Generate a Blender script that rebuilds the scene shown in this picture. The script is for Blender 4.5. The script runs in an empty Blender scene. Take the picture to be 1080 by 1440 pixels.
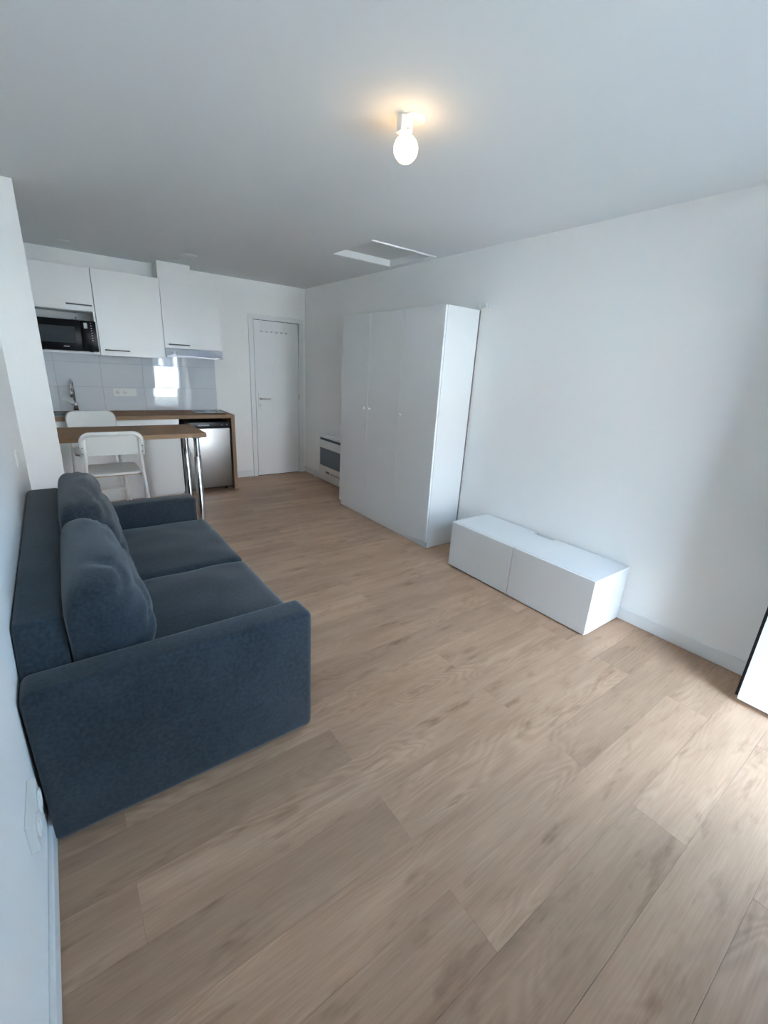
import bpy, bmesh, math, random
from mathutils import Vector, Matrix, noise

S = bpy.context.scene
C = S.collection
PI = math.pi

# ------------------------------------------------------------------ camera
cd = bpy.data.cameras.new('camera')
cam = bpy.data.objects.new('camera', cd)
C.objects.link(cam)
cd.sensor_fit = 'HORIZONTAL'
cd.sensor_width = 36.0
cd.lens = 611.85 / 1080 * 36.0
cd.clip_start = 0.02
cam.location = (-2.8765, 0.0, 1.5165)
cam.rotation_euler = (math.radians(71.7008), math.radians(-3.1219), math.radians(-36.2519))
S.camera = cam

# ------------------------------------------------------------------ sky, sun, exposure
w = bpy.data.worlds.new('sky')
S.world = w
w.use_nodes = True
bg = w.node_tree.nodes['Background']
bg.inputs['Color'].default_value = (0.44, 0.70, 1.0, 1)
bg.inputs['Strength'].default_value = 2.5

sd = bpy.data.lights.new('sun', 'SUN')
sd.energy = 9.0
sd.angle = math.radians(0.6)
sd.color = (1.0, 0.96, 0.90)
sun = bpy.data.objects.new('sun', sd)
C.objects.link(sun)
sun.rotation_euler = Vector((0.25, -1.0, -0.66)).to_track_quat('-Z', 'Y').to_euler()

S.view_settings.view_transform = 'Standard'
S.view_settings.look = 'None'
S.view_settings.gamma = 1.0
S.view_settings.use_curve_mapping = False
S.view_settings.exposure = 3.4
S.cycles.max_bounces = 16
S.cycles.diffuse_bounces = 10
S.cycles.glossy_bounces = 6
S.cycles.sample_clamp_indirect = 8.0

# ------------------------------------------------------------------ room dimensions (metres)
XL, XR = -3.085, 0.0          # left and right wall planes
YF, YB = -0.40, 5.767         # front (balcony) wall and kitchen wall
H = 2.446                     # ceiling height

DX0, DX1, DZ = -0.94, -0.29, 2.16                  # balcony doorway in the front wall
WX0, WX1, WZ0, WZ1 = -2.60, -1.28, 1.58, 2.27      # added high window behind the camera, unseen, for extra daylight
# daylight portals: guide sampling of the sky through the two openings (they add no light of their own)
for nm, xa, xb, za, zb in (('doorway_portal', DX0, DX1, 0.0, DZ), ('added_window_portal', WX0, WX1, WZ0, WZ1)):
    pd = bpy.data.lights.new(nm, 'AREA')
    pd.shape = 'RECTANGLE'
    pd.size, pd.size_y = xb - xa, zb - za
    pd.cycles.is_portal = True
    pobj = bpy.data.objects.new(nm, pd)
    C.objects.link(pobj)
    pobj.location = ((xa + xb) / 2, YF - 0.18, (za + zb) / 2)
    pobj.rotation_euler = (math.radians(90), 0, 0)

# ------------------------------------------------------------------ materials
def nodes(name):
    m = bpy.data.materials.new(name)
    m.use_nodes = True
    nt = m.node_tree
    return m, nt, nt.nodes, nt.links, nt.nodes['Principled BSDF']

def plain(name, col, rough=0.5, metal=0.0, spec=0.5, bump=0.0, bscale=200.0, coat=0.0, vary=0.0):
    m, nt, n, l, b = nodes(name)
    b.inputs['Base Color'].default_value = (*col, 1)
    b.inputs['Roughness'].default_value = rough
    b.inputs['Metallic'].default_value = metal
    b.inputs['Specular IOR Level'].default_value = spec
    b.inputs['Coat Weight'].default_value = coat
    tc = n.new('ShaderNodeTexCoord')
    nz = n.new('ShaderNodeTexNoise')
    nz.inputs['Scale'].default_value = bscale
    nz.inputs['Detail'].default_value = 3
    l.new(tc.outputs['Object'], nz.inputs['Vector'])
    if bump:
        bp = n.new('ShaderNodeBump')
        bp.inputs['Strength'].default_value = bump
        bp.inputs['Distance'].default_value = 0.002
        l.new(nz.outputs['Fac'], bp.inputs['Height'])
        l.new(bp.outputs['Normal'], b.inputs['Normal'])
    if vary:
        mx = n.new('ShaderNodeMixRGB')
        mx.inputs[1].default_value = (*[c * (1 - vary) for c in col], 1)
        mx.inputs[2].default_value = (*[min(1, c * (1 + vary)) for c in col], 1)
        l.new(nz.outputs['Fac'], mx.inputs[0])
        l.new(mx.outputs[0], b.inputs['Base Color'])
    return m

def wood(name, light, dark, along='X', rough=0.42, scale=1.0, per_object=True, contrast=1.0, tone=0.10):
    """oak-like laminate: fibres along one axis, cathedral figure, streaks and a tone per plank"""
    m, nt, n, l, b = nodes(name)
    tc = n.new('ShaderNodeTexCoord')
    oi = n.new('ShaderNodeObjectInfo')
    add = n.new('ShaderNodeVectorMath'); add.operation = 'ADD'
    cmb = n.new('ShaderNodeCombineXYZ')
    for i, k in enumerate((37.0, 19.0, 11.0)):
        mul = n.new('ShaderNodeMath'); mul.operation = 'MULTIPLY'
        mul.inputs[1].default_value = k if per_object else 0.0
        l.new(oi.outputs['Random'], mul.inputs[0]); l.new(mul.outputs[0], cmb.inputs[i])
    l.new(tc.outputs['Object'], add.inputs[0]); l.new(cmb.outputs[0], add.inputs[1])
    def mapped(a, c):
        mp = n.new('ShaderNodeMapping')
        s = {'X': (a, c, c), 'Y': (c, a, c), 'Z': (c, c, a)}[along]
        mp.inputs['Scale'].default_value = tuple(k * scale for k in s)
        l.new(add.outputs[0], mp.inputs['Vector']); return mp
    def nz(mp, detail, rgh=0.55, dist=0.0):
        t = n.new('ShaderNodeTexNoise'); t.inputs['Scale'].default_value = 1.0
        t.inputs['Detail'].default_value = detail; t.inputs['Roughness'].default_value = rgh
        t.inputs['Distortion'].default_value = dist
        l.new(mp.outputs[0], t.inputs['Vector']); return t
    fig = nz(mapped(1.1, 6.0), 2.0, 0.45, 0.4)       # figure: contour lines of a slow noise
    m1 = n.new('ShaderNodeMath'); m1.operation = 'MULTIPLY'; m1.inputs[1].default_value = 150.0
    l.new(fig.outputs['Fac'], m1.inputs[0])
    sn = n.new('ShaderNodeMath'); sn.operation = 'SINE'; l.new(m1.outputs[0], sn.inputs[0])
    blot = nz(mapped(1.6, 9.0), 4.0, 0.6)            # smoky streaks
    fib = nz(mapped(5.0, 170.0), 3.0, 0.6)           # fibres
    reg = nz(mapped(0.9, 4.0), 1.0)                  # where the figure shows at all
    rr = n.new('ShaderNodeMapRange'); rr.inputs[1].default_value = 0.46; rr.inputs[2].default_value = 0.66
    l.new(reg.outputs['Fac'], rr.inputs[0])
    fm = n.new('ShaderNodeMath'); fm.operation = 'MULTIPLY'; l.new(sn.outputs[0], fm.inputs[0]); l.new(rr.outputs[0], fm.inputs[1])
    def lin(src, k, base=None):
        q = n.new('ShaderNodeMath'); q.operation = 'MULTIPLY_ADD'
        l.new(src, q.inputs[0]); q.inputs[1].default_value = k
        if base is None: q.inputs[2].default_value = 0.0
        else: l.new(base, q.inputs[2])
        return q.outputs[0]
    v = lin(fm.outputs[0], 0.10 * contrast)
    v = lin(blot.outputs['Fac'], 1.0 * contrast, v)
    v = lin(fib.outputs['Fac'], 0.55 * contrast, v)
    smu = nz(mapped(4.5, 16.0), 3.0, 0.6)            # small smoky knots
    sr = n.new('ShaderNodeMapRange'); sr.inputs[1].default_value = 0.58; sr.inputs[2].default_value = 0.74
    l.new(smu.outputs['Fac'], sr.inputs[0])
    v = lin(sr.outputs[0], -0.38 * contrast, v)
    sub = n.new('ShaderNodeMath'); sub.operation = 'ADD'; sub.inputs[1].default_value = 0.5 - 0.745 * contrast
    sub.use_clamp = True
    l.new(v, sub.inputs[0])
    mx = n.new('ShaderNodeMixRGB')
    mx.inputs[1].default_value = (*dark, 1); mx.inputs[2].default_value = (*light, 1)
    l.new(sub.outputs[0], mx.inputs[0])
    hs = n.new('ShaderNodeHueSaturation')
    mr = n.new('ShaderNodeMapRange'); mr.inputs[3].default_value = 1 - tone; mr.inputs[4].default_value = 1 + tone
    wn = n.new('ShaderNodeTexWhiteNoise'); wn.noise_dimensions = '1D'
    l.new(oi.outputs['Random'], wn.inputs['W'])
    l.new(wn.outputs['Value'], mr.inputs[0])
    l.new(mr.outputs[0], hs.inputs['Value']); l.new(mx.outputs[0], hs.inputs['Color'])
    l.new(hs.outputs[0], b.inputs['Base Color'])
    b.inputs['Roughness'].default_value = rough
    bp = n.new('ShaderNodeBump'); bp.inputs['Strength'].default_value = 0.12; bp.inputs['Distance'].default_value = 0.001
    l.new(fib.outputs['Fac'], bp.inputs['Height']); l.new(bp.outputs['Normal'], b.inputs['Normal'])
    return m

def fabric(name, col):
    m, nt, n, l, b = nodes(name)
    tc = n.new('ShaderNodeTexCoord')
    a = n.new('ShaderNodeTexNoise'); a.inputs['Scale'].default_value = 420; a.inputs['Detail'].default_value = 2
    c = n.new('ShaderNodeTexNoise'); c.inputs['Scale'].default_value = 6; c.inputs['Detail'].default_value = 5
    e = n.new('ShaderNodeTexNoise'); e.inputs['Scale'].default_value = 80; e.inputs['Detail'].default_value = 3
    for t in (a, c, e): l.new(tc.outputs['Object'], t.inputs['Vector'])
    s = n.new('ShaderNodeMath'); s.operation = 'MULTIPLY_ADD'; s.inputs[1].default_value = 0.7
    l.new(c.outputs['Fac'], s.inputs[0]); l.new(e.outputs['Fac'], s.inputs[2])
    r = n.new('ShaderNodeMapRange'); r.inputs[1].default_value = 0.45; r.inputs[2].default_value = 1.25
    l.new(s.outputs[0], r.inputs[0])
    mx = n.new('ShaderNodeMixRGB')
    mx.inputs[1].default_value = (*[k * 0.55 for k in col], 1); mx.inputs[2].default_value = (*[k * 1.55 for k in col], 1)
    l.new(r.outputs[0], mx.inputs[0]); l.new(mx.outputs[0], b.inputs['Base Color'])
    b.inputs['Roughness'].default_value = 0.95
    b.inputs['Specular IOR Level'].default_value = 0.15
    b.inputs['Sheen Weight'].default_value = 0.25
    b.inputs['Sheen Roughness'].default_value = 0.5
    bp = n.new('ShaderNodeBump'); bp.inputs['Strength'].default_value = 0.35; bp.inputs['Distance'].default_value = 0.001
    l.new(a.outputs['Fac'], bp.inputs['Height']); l.new(bp.outputs['Normal'], b.inputs['Normal'])
    return m

def brushed(name, col, rough=0.3):
    m, nt, n, l, b = nodes(name)
    b.inputs['Base Color'].default_value = (*col, 1)
    b.inputs['Metallic'].default_value = 1.0
    tc = n.new('ShaderNodeTexCoord'); mp = n.new('ShaderNodeMapping')
    mp.inputs['Scale'].default_value = (600, 600, 4)
    nz = n.new('ShaderNodeTexNoise'); nz.inputs['Scale'].default_value = 1.0
    l.new(tc.outputs['Object'], mp.inputs['Vector']); l.new(mp.outputs[0], nz.inputs['Vector'])
    mr = n.new('ShaderNodeMapRange'); mr.inputs[3].default_value = rough - 0.07; mr.inputs[4].default_value = rough + 0.07
    l.new(nz.outputs['Fac'], mr.inputs[0]); l.new(mr.outputs[0], b.inputs['Roughness'])
    b.inputs['Anisotropic'].default_value = 0.6
    return m

M = {}
M['wall'] = plain('wall_paint', (0.90, 0.90, 0.885), 0.75, bump=0.10, bscale=260)
M['ceiling'] = plain('ceiling_paint', (0.77, 0.785, 0.79), 0.85, bump=0.08, bscale=300)
M['trim'] = plain('trim_paint', (0.80, 0.81, 0.81), 0.38)
M['subfloor'] = plain('subfloor', (0.24, 0.18, 0.13), 0.9)
M['plank'] = wood('oak_laminate_floor', (0.60, 0.398, 0.270), (0.305, 0.178, 0.110), 'X', 0.38, contrast=1.1, tone=0.10)
M['counter'] = wood('oak_laminate_worktop', (0.40, 0.245, 0.15), (0.27, 0.158, 0.092), 'X', 0.65, 1.6, tone=0.02)
M['counter_z'] = wood('oak_laminate_end_panel', (0.38, 0.26, 0.175), (0.26, 0.165, 0.105), 'Z', 0.45, 1.6, tone=0.02)
M['edge'] = wood('oak_edge_banding', (0.40, 0.255, 0.15), (0.28, 0.17, 0.095), 'X', 0.45, 1.6, tone=0.02)
for k_, sp_ in (('plank', 0.30), ('counter', 0.18), ('counter_z', 0.25), ('edge', 0.25)):
    M[k_].node_tree.nodes['Principled BSDF'].inputs['Specular IOR Level'].default_value = sp_
M['laminate'] = plain('white_laminate', (0.71, 0.72, 0.72), 0.36, bump=0.03, bscale=500)
M['hardboard'] = plain('hardboard', (0.16, 0.12, 0.11), 0.8)
M['foil'] = plain('white_foil_front', (0.81, 0.825, 0.83), 0.45, bump=0.03, bscale=500)
M['kitchen'] = plain('white_kitchen_front', (0.88, 0.89, 0.88), 0.30)
M['carcass'] = plain('white_carcass', (0.72, 0.73, 0.73), 0.5)
M['tile'] = plain('glazed_white_tile', (0.66, 0.69, 0.73), 0.035, spec=0.5)
M['grout'] = plain('tile_grout', (0.40, 0.42, 0.44), 0.85)
M['fabric'] = fabric('charcoal_blue_fabric', (0.027, 0.0345, 0.044))
M['felt'] = plain('black_underside_cloth', (0.010, 0.010, 0.012), 0.95)
M['chrome'] = plain('chrome', (0.78, 0.78, 0.80), 0.10, 1.0)
M['steel'] = brushed('brushed_steel', (0.42, 0.41, 0.40), 0.32)
M['hood'] = plain('silver_hood_paint', (0.52, 0.55, 0.63), 0.40, 0.25)
M['sinksteel'] = plain('sink_steel', (0.32, 0.34, 0.36), 0.30, 1.0)
M['handle'] = plain('dark_nickel_handle', (0.22, 0.21, 0.21), 0.35, 0.9)
M['satin'] = plain('satin_nickel', (0.55, 0.53, 0.50), 0.32, 1.0)
M['black'] = plain('black_plastic', (0.012, 0.013, 0.016), 0.35)
M['blackgloss'] = plain('black_gloss', (0.008, 0.009, 0.012), 0.25, spec=0.12)
M['mwglass'] = plain('smoked_glass', (0.035, 0.042, 0.048), 0.35, spec=0.12)
M['display'] = plain('lcd_display', (0.045, 0.062, 0.060), 0.2)
M['print'] = plain('grey_print', (0.50, 0.52, 0.54), 0.5)
M['mwside'] = plain('microwave_side', (0.10, 0.085, 0.085), 0.35)
M['hob'] = plain('ceramic_glass', (0.030, 0.033, 0.036), 0.06)
M['plastic'] = plain('white_plastic', (0.80, 0.80, 0.78), 0.32)
M['socketdark'] = plain('mid_grey_insert', (0.35, 0.36, 0.38), 0.5)  # even mid grey for downlight lenses and the heater intake
M['chair'] = plain('white_chair_lacquer', (0.80, 0.80, 0.77), 0.35)
M['ply'] = wood('birch_ply_edge', (0.48, 0.32, 0.19), (0.36, 0.22, 0.12), 'X', 0.5, 2.0, tone=0.02)
M['grille'] = plain('grey_heater_grille', (0.17, 0.20, 0.235), 0.55, bump=0.3, bscale=700)
M['darkslot'] = plain('dark_heater_slot', (0.045, 0.05, 0.06), 0.6)
M['pvc'] = plain('white_pvc', (0.74, 0.76, 0.78), 0.28)
M['gasket'] = plain('black_gasket', (0.010, 0.011, 0.016), 0.6)
M['fitting'] = plain('grey_door_fitting', (0.36, 0.42, 0.40), 0.4, 0.5)
M['facade'] = plain('neighbour_render', (0.80, 0.80, 0.79), 0.9, bump=0.3, bscale=60)
M['facade_win'] = plain('neighbour_window', (0.10, 0.12, 0.14), 0.2)
M['ground'] = plain('terrace_paving', (0.20, 0.20, 0.19), 0.9, bump=0.3, bscale=30, vary=0.15)
M['roof'] = plain('roof_tile', (0.30, 0.14, 0.09), 0.8)

gm, nt, n, l, b = nodes('window_glass')
n.remove(b)
gl = n.new('ShaderNodeBsdfGlossy'); gl.inputs['Roughness'].default_value = 0.0
tr = n.new('ShaderNodeBsdfTransparent'); tr.inputs['Color'].default_value = (0.93, 0.96, 0.95, 1)
fr = n.new('ShaderNodeFresnel'); fr.inputs['IOR'].default_value = 1.5
mx = n.new('ShaderNodeMixShader')
l.new(fr.outputs[0], mx.inputs[0]); l.new(tr.outputs[0], mx.inputs[1]); l.new(gl.outputs[0], mx.inputs[2])
l.new(mx.outputs[0], n['Material Output'].inputs['Surface'])
M['glass'] = gm

em, nt, n, l, b = nodes('glowing_bulb')
b.inputs['Base Color'].default_value = (0.9, 0.88, 0.82, 1)
b.inputs['Emission Color'].default_value = (1.0, 0.60, 0.23, 1)
b.inputs['Emission Strength'].default_value = 1.25
M['bulb'] = em

# ------------------------------------------------------------------ mesh helpers
def box_bm(lo, hi, bev=0.0, seg=1, bm=None):
    bm = bm or bmesh.new()
    lo, hi = [min(a, b_) for a, b_ in zip(lo, hi)], [max(a, b_) for a, b_ in zip(lo, hi)]
    t = bmesh.new()
    bmesh.ops.create_cube(t, size=1.0)
    for v in t.verts:
        v.co = Vector([(lo[i] + hi[i]) / 2 + v.co[i] * (hi[i] - lo[i]) for i in range(3)])
    if bev > 0:
        bmesh.ops.bevel(t, geom=list(t.edges) + list(t.verts), offset=bev, segments=seg, profile=0.5, affect='EDGES')
    merge(bm, t)
    return bm

def merge(bm, t):
    vm = {}
    for v in t.verts: vm[v] = bm.verts.new(v.co)
    for f in t.faces:
        try: bm.faces.new([vm[v] for v in f.verts])
        except ValueError: pass
    t.free()

def tube_bm(pts, r, seg=10, bm=None, caps=True):
    bm = bm or bmesh.new()
    pts = [Vector(p) for p in pts]
    rings = []
    up = None
    for i, p in enumerate(pts):
        a = pts[max(i - 1, 0)]; c = pts[min(i + 1, len(pts) - 1)]
        d = (c - a).normalized()
        if up is None:
            up = Vector((0, 0, 1)) if abs(d.z) < 0.9 else Vector((1, 0, 0))
        s = d.cross(up).normalized(); up = s.cross(d).normalized()
        rr = r[i] if isinstance(r, (list, tuple)) else r
        rings.append([bm.verts.new(p + (s * math.cos(k * 2 * PI / seg) + up * math.sin(k * 2 * PI / seg)) * rr) for k in range(seg)])
    for A, B in zip(rings, rings[1:]):
        for k in range(seg):
            bm.faces.new((A[k], A[(k + 1) % seg], B[(k + 1) % seg], B[k]))
    if caps:
        bm.faces.new(rings[0][::-1]); bm.faces.new(rings[-1])
    return bm

def lathe_bm(prof, center, axis='Z', seg=24, bm=None):
    """prof: list of (radius, height)"""
    bm = bm or bmesh.new()
    c = Vector(center)
    def P(r, h, k):
        a = k * 2 * PI / seg
        x, y = r * math.cos(a), r * math.sin(a)
        return c + {'Z': Vector((x, y, h)), 'X': Vector((h, x, y)), 'Y': Vector((x, h, y))}[axis]
    rings = []
    for r, h in prof:
        if r < 1e-6: rings.append([bm.verts.new(P(0, h, 0))])
        else: rings.append([bm.verts.new(P(r, h, k)) for k in range(seg)])
    for A, B in zip(rings, rings[1:]):
        for k in range(seg):
            q = [A[k % len(A)], A[(k + 1) % len(A)], B[(k + 1) % len(B)], B[k % len(B)]]
            u = []
            for v in q:
                if v not in u: u.append(v)
            if len(u) > 2:
                try: bm.faces.new(u)
                except ValueError: pass
    if len(rings[0]) > 1: bm.faces.new(rings[0][::-1])
    if len(rings[-1]) > 1: bm.faces.new(rings[-1])
    return bm

def prism_bm(poly, axis, a, b_, bm=None):
    """extrude a polygon given in the two remaining axes (xyz order) along an axis"""
    bm = bm or bmesh.new()
    def P(u, v, t):
        return {'X': Vector((t, u, v)), 'Y': Vector((u, t, v)), 'Z': Vector((u, v, t))}[axis]
    A = [bm.verts.new(P(u, v, a)) for u, v in poly]
    B = [bm.verts.new(P(u, v, b_)) for u, v in poly]
    n_ = len(poly)
    bm.faces.new(A[::-1]); bm.faces.new(B)
    for k in range(n_):
        bm.faces.new((A[k], A[(k + 1) % n_], B[(k + 1) % n_], B[k]))
    return bm

def slab_hole_bm(axis, a, b_, outer, hole):
    """slab normal to axis between a and b_, outer rect (u0,u1,v0,v1) with a rectangular hole"""
    us = [outer[0], hole[0], hole[1], outer[1]]; vs = [outer[2], hole[2], hole[3], outer[3]]
    bm = bmesh.new()
    def P(u, v, t):
        return {'X': Vector((t, u, v)), 'Y': Vector((u, t, v)), 'Z': Vector((u, v, t))}[axis]
    g = {}
    for t in (0, 1):
        for i in range(4):
            for j in range(4):
                g[i, j, t] = bm.verts.new(P(us[i], vs[j], (a, b_)[t]))
    def q(*k): bm.faces.new([g[x] for x in k])
    for i in range(3):
        for j in range(3):
            if i == 1 and j == 1: continue
            if us[i] == us[i + 1] or vs[j] == vs[j + 1]: continue
            for t in (0, 1): q((i, j, t), (i + 1, j, t), (i + 1, j + 1, t), (i, j + 1, t))
    for i in range(3):
        if us[i] == us[i + 1]: continue
        for j in ((0, 3) if i != 1 else (0, 1, 2, 3)):
            if i == 1 and ((j == 1 and vs[0] == vs[1]) or (j == 2 and vs[2] == vs[3])): pass
            q((i, j, 0), (i + 1, j, 0), (i + 1, j, 1), (i, j, 1))
    for j in range(3):
        if vs[j] == vs[j + 1]: continue
        for i in ((0, 3) if j != 1 else (0, 1, 2, 3)):
            q((i, j, 0), (i, j + 1, 0), (i, j + 1, 1), (i, j, 1))
    bmesh.ops.remove_doubles(bm, verts=bm.verts, dist=1e-6)
    return bm

def wpos(o):
    p = Vector((0, 0, 0))
    while o is not None:
        p += o.location; o = o.parent
    return p

def obj(name, bm, mat, parent=None, smooth=False, label=None, local=False, origin=None):
    """link a bmesh given in world metres as ONE mesh object (children are stored relative to their parent)"""
    me = bpy.data.meshes.new(name)
    bmesh.ops.recalc_face_normals(bm, faces=bm.faces)
    if smooth:
        for f in bm.faces: f.smooth = True
    bm.to_mesh(me); bm.free()
    o = bpy.data.objects.new(name, me)
    me.materials.append(M[mat] if isinstance(mat, str) else mat)
    C.objects.link(o)
    base = Vector(origin) if origin is not None else (wpos(parent) if parent is not None else Vector((0, 0, 0)))
    if not local:
        me.transform(Matrix.Translation(-base))
    if parent is not None:
        o.parent = parent
        o.location = base - wpos(parent) if not local else (0, 0, 0)
    elif origin is not None:
        o.location = base
    if smooth == 'auto':
        me.set_sharp_from_angle(angle=math.radians(35))
    if label: o['label'] = label
    return o

def tag(o, label, cat, group=None):
    o['label'] = label; o['category'] = cat
    if group: o['group'] = group
    return o

def thing(name, label, cat, loc, group=None):
    o = bpy.data.objects.new(name, None)
    o.empty_display_size = 0.1
    C.objects.link(o); o.location = loc
    return tag(o, label, cat, group)

def struct(name, bm, mat, parent=None, smooth=False, label=None, cat=None):
    o = obj(name, bm, mat, parent, smooth)
    if parent is None: o['kind'] = 'structure'
    if label: o['label'] = label
    if cat: o['category'] = cat
    return o

def B(name, lo, hi, mat, parent=None, bev=0.0, seg=1, smooth=False, label=None):
    return obj(name, box_bm(lo, hi, bev, seg), mat, parent, 'auto' if smooth else False, label)

def roundrect(u0, u1, v0, v1, r, n_=6, corners=(1, 1, 1, 1)):
    """corners: bottom-left, bottom-right, top-right, top-left"""
    out = []
    for (cx, cy, a0, on, x, y) in ((u0 + r, v0 + r, 180, corners[0], u0, v0), (u1 - r, v0 + r, 270, corners[1], u1, v0),
                                   (u1 - r, v1 - r, 0, corners[2], u1, v1), (u0 + r, v1 - r, 90, corners[3], u0, v1)):
        if not on: out.append((x, y)); continue
        for k in range(n_ + 1):
            a = math.radians(a0 + 90 * k / n_)
            out.append((cx + r * math.cos(a), cy + r * math.sin(a)))
    return out

# ================================================================== THE ROOM
floor = struct('floor', box_bm((XL - .15, YF - .16, -0.20), (XR + .15, YB + .15, -0.012)), 'subfloor')
floor['label'] = 'pale oak laminate plank floor of the studio'
# planks: rows run wall to wall, joints staggered
PW, PL, GAP = 0.187, 1.554, 0.0005
plank_meshes = {}
def plank(x0, x1, y0, y1):
    key = (round(x1 - x0, 3), round(y1 - y0, 3))
    if key not in plank_meshes:
        bm = box_bm((-(x1 - x0) / 2 + GAP / 2, -(y1 - y0) / 2 + GAP / 2, -0.012), ((x1 - x0) / 2 - GAP / 2, (y1 - y0) / 2 - GAP / 2, 0.0), 0.0004)
        me = bpy.data.meshes.new('plank'); bmesh.ops.recalc_face_normals(bm, faces=bm.faces)
        bm.to_mesh(me); bm.free(); me.materials.append(M['plank'])
        plank_meshes[key] = me
    o = bpy.data.objects.new('plank', plank_meshes[key])
    C.objects.link(o); o.parent = floor
    o.location = ((x0 + x1) / 2, (y0 + y1) / 2, 0)
y0 = 0.191 - 4 * PW
row = 0
while y0 < YB:
    ya, yb = max(y0, YF - .15), min(y0 + PW, YB)
    if yb > ya + 0.01:
        # rows with a joint at x = -2.107 alternate with rows with a joint at x = -1.33
        j = -2.107 if row % 2 == 1 else -1.330
        xs = [j + k * PL for k in range(-3, 4)]
        edges = [XL] + [x for x in xs if XL + 0.03 < x < XR - 0.03] + [XR]
        for xa, xb in zip(edges, edges[1:]): plank(xa, xb, ya, yb)
    y0 += PW; row += 1

struct('wall_right', box_bm((XR, YF - .16, -.01), (XR + .15, YB + .15, H + .2)), 'wall')
struct('wall_left', box_bm((XL - .15, YF - .16, -.01), (XL, YB + .15, H + .2)), 'wall')
struct('wall_back', box_bm((XL, YB, -.01), (XR, YB + .15, H + .2)), 'wall')
wf = slab_hole_bm('Y', YF - .16, YF, (-1.14, XR, 0.0, H + .2), (DX0, DX1, 0.0, DZ))
merge(wf, slab_hole_bm('Y', YF - .16, YF, (XL, -1.14, 0.0, H + .2), (WX0, WX1, WZ0, WZ1)))
struct('wall_front', wf, 'wall')
HX0, HX1, HY0, HY1 = -0.715, -0.075, 3.175, 3.81     # attic hatch opening
struct('ceiling', slab_hole_bm('Z', H, H + .2, (XL, XR, YF, YB), (HX0, HX1, HY0, HY1)), 'ceiling')
# wall pier between the sofa and the kitchen
struct('wall_pier', box_bm((XL, 3.745, -.01), (-2.886, 3.90, H), 0.002), 'wall')

# skirting boards
BT, BH = 0.014, 0.088
for nm, lo, hi in (('baseboard_right', (XR - BT, YF, 0), (XR, YB, BH)),
                   ('baseboard_left', (XL, YF, 0), (XL + BT, 3.745, BH)),
                   ('baseboard_back', (-1.175, YB - BT, 0), (-0.80, YB, BH)),
                   ('baseboard_pier', (XL + BT, 3.745 - BT, 0), (-2.886, 3.745, BH)),
                   ('baseboard_front', (XL + BT, YF, 0), (DX0 - .05, YF + BT, BH))):
    struct(nm, box_bm(lo, hi, 0.004), 'trim')

# ------------------------------------------------------------------ entrance door in the kitchen wall
dr = bpy.data.objects.new('door_1', None); C.objects.link(dr); dr.location = (-0.42, YB, 0)
dr['kind'] = 'structure'; dr['label'] = 'plain white flush entrance door with lever handle beside the kitchen'
dx0, dx1, dzt = -0.722, -0.112, 2.005
fb = box_bm((dx0 - .065, YB - .022, 0), (dx0 - .006, YB, dzt + .0055), 0.002)
box_bm((dx1 + .006, YB - .022, 0), (dx1 + .075, YB, dzt + .0055), 0.002, bm=fb)
box_bm((dx0 - .065, YB - .022, dzt + .006), (dx1 + .075, YB, dzt + .062), 0.003, bm=fb)
obj('door_frame', fb, 'trim', dr)
B('gap_shade', (dx0 - .007, YB - .006, 0), (dx1 + .007, YB - .0005, dzt + .007), 'black', dr, label='black sheet standing in for the shade in the gap around the door leaf')  # black colour stands in for the shade in the narrow gap
leaf = B('door_leaf', (dx0, YB - .018, 0.008), (dx1, YB - .004, dzt), 'trim', dr, 0.002)
obj('handle_plate', prism_bm(roundrect(dx0 + .032, dx0 + .078, 0.905, 1.125, 0.02), 'Y', YB - .026, YB - .016), 'plastic', leaf)
obj('lever', tube_bm([(dx0 + .055, YB - .02, 1.045), (dx0 + .055, YB - .062, 1.045), (dx0 + .07, YB - .066, 1.045), (dx0 + .185, YB - .066, 1.045)], 0.0105, 12), 'satin', leaf, True)
obj('lock_cylinder', lathe_bm([(.009, 0), (.009, -.006), (0, -.006)], (dx0 + .055, YB - .026, 0.965), 'Y', 14), 'satin', leaf, True)
for z in (0.25, 1.03, 1.8):
    obj('hinge', lathe_bm([(.007, 0), (.007, .08)], (dx1 + .006, YB - .024, z), 'Z', 10), 'satin' if z == 1.03 else 'trim', dr, True)

# hook rack hung over the top of the door
hk = thing('hook_rack', 'white over-door hook rack with six small hooks on the entrance door', 'hook rack', (-0.46, YB - .02, 1.86))
B('rail', (-0.645, YB - .030, 1.868), (-0.285, YB - .022, 1.892), 'plastic', hk, 0.002)
for x in (-0.625, -0.300):
    t = box_bm((x - .012, YB - .0215, 1.88), (x + .012, YB - .0185, 2.006))
    box_bm((x - .012, YB - .0215, 2.0055), (x + .012, YB - .002, 2.0085), bm=t)
    obj('over_door_strap', t, 'plastic', hk)
for k in range(6):
    x = -0.63 + k * 0.0664
    obj('hook', tube_bm([(x, YB - .030, 1.882), (x, YB - .045, 1.870), (x, YB - .058, 1.868), (x, YB - .066, 1.878), (x, YB - .068, 1.888)], 0.0055, 8), 'plastic', hk, True)

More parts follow.
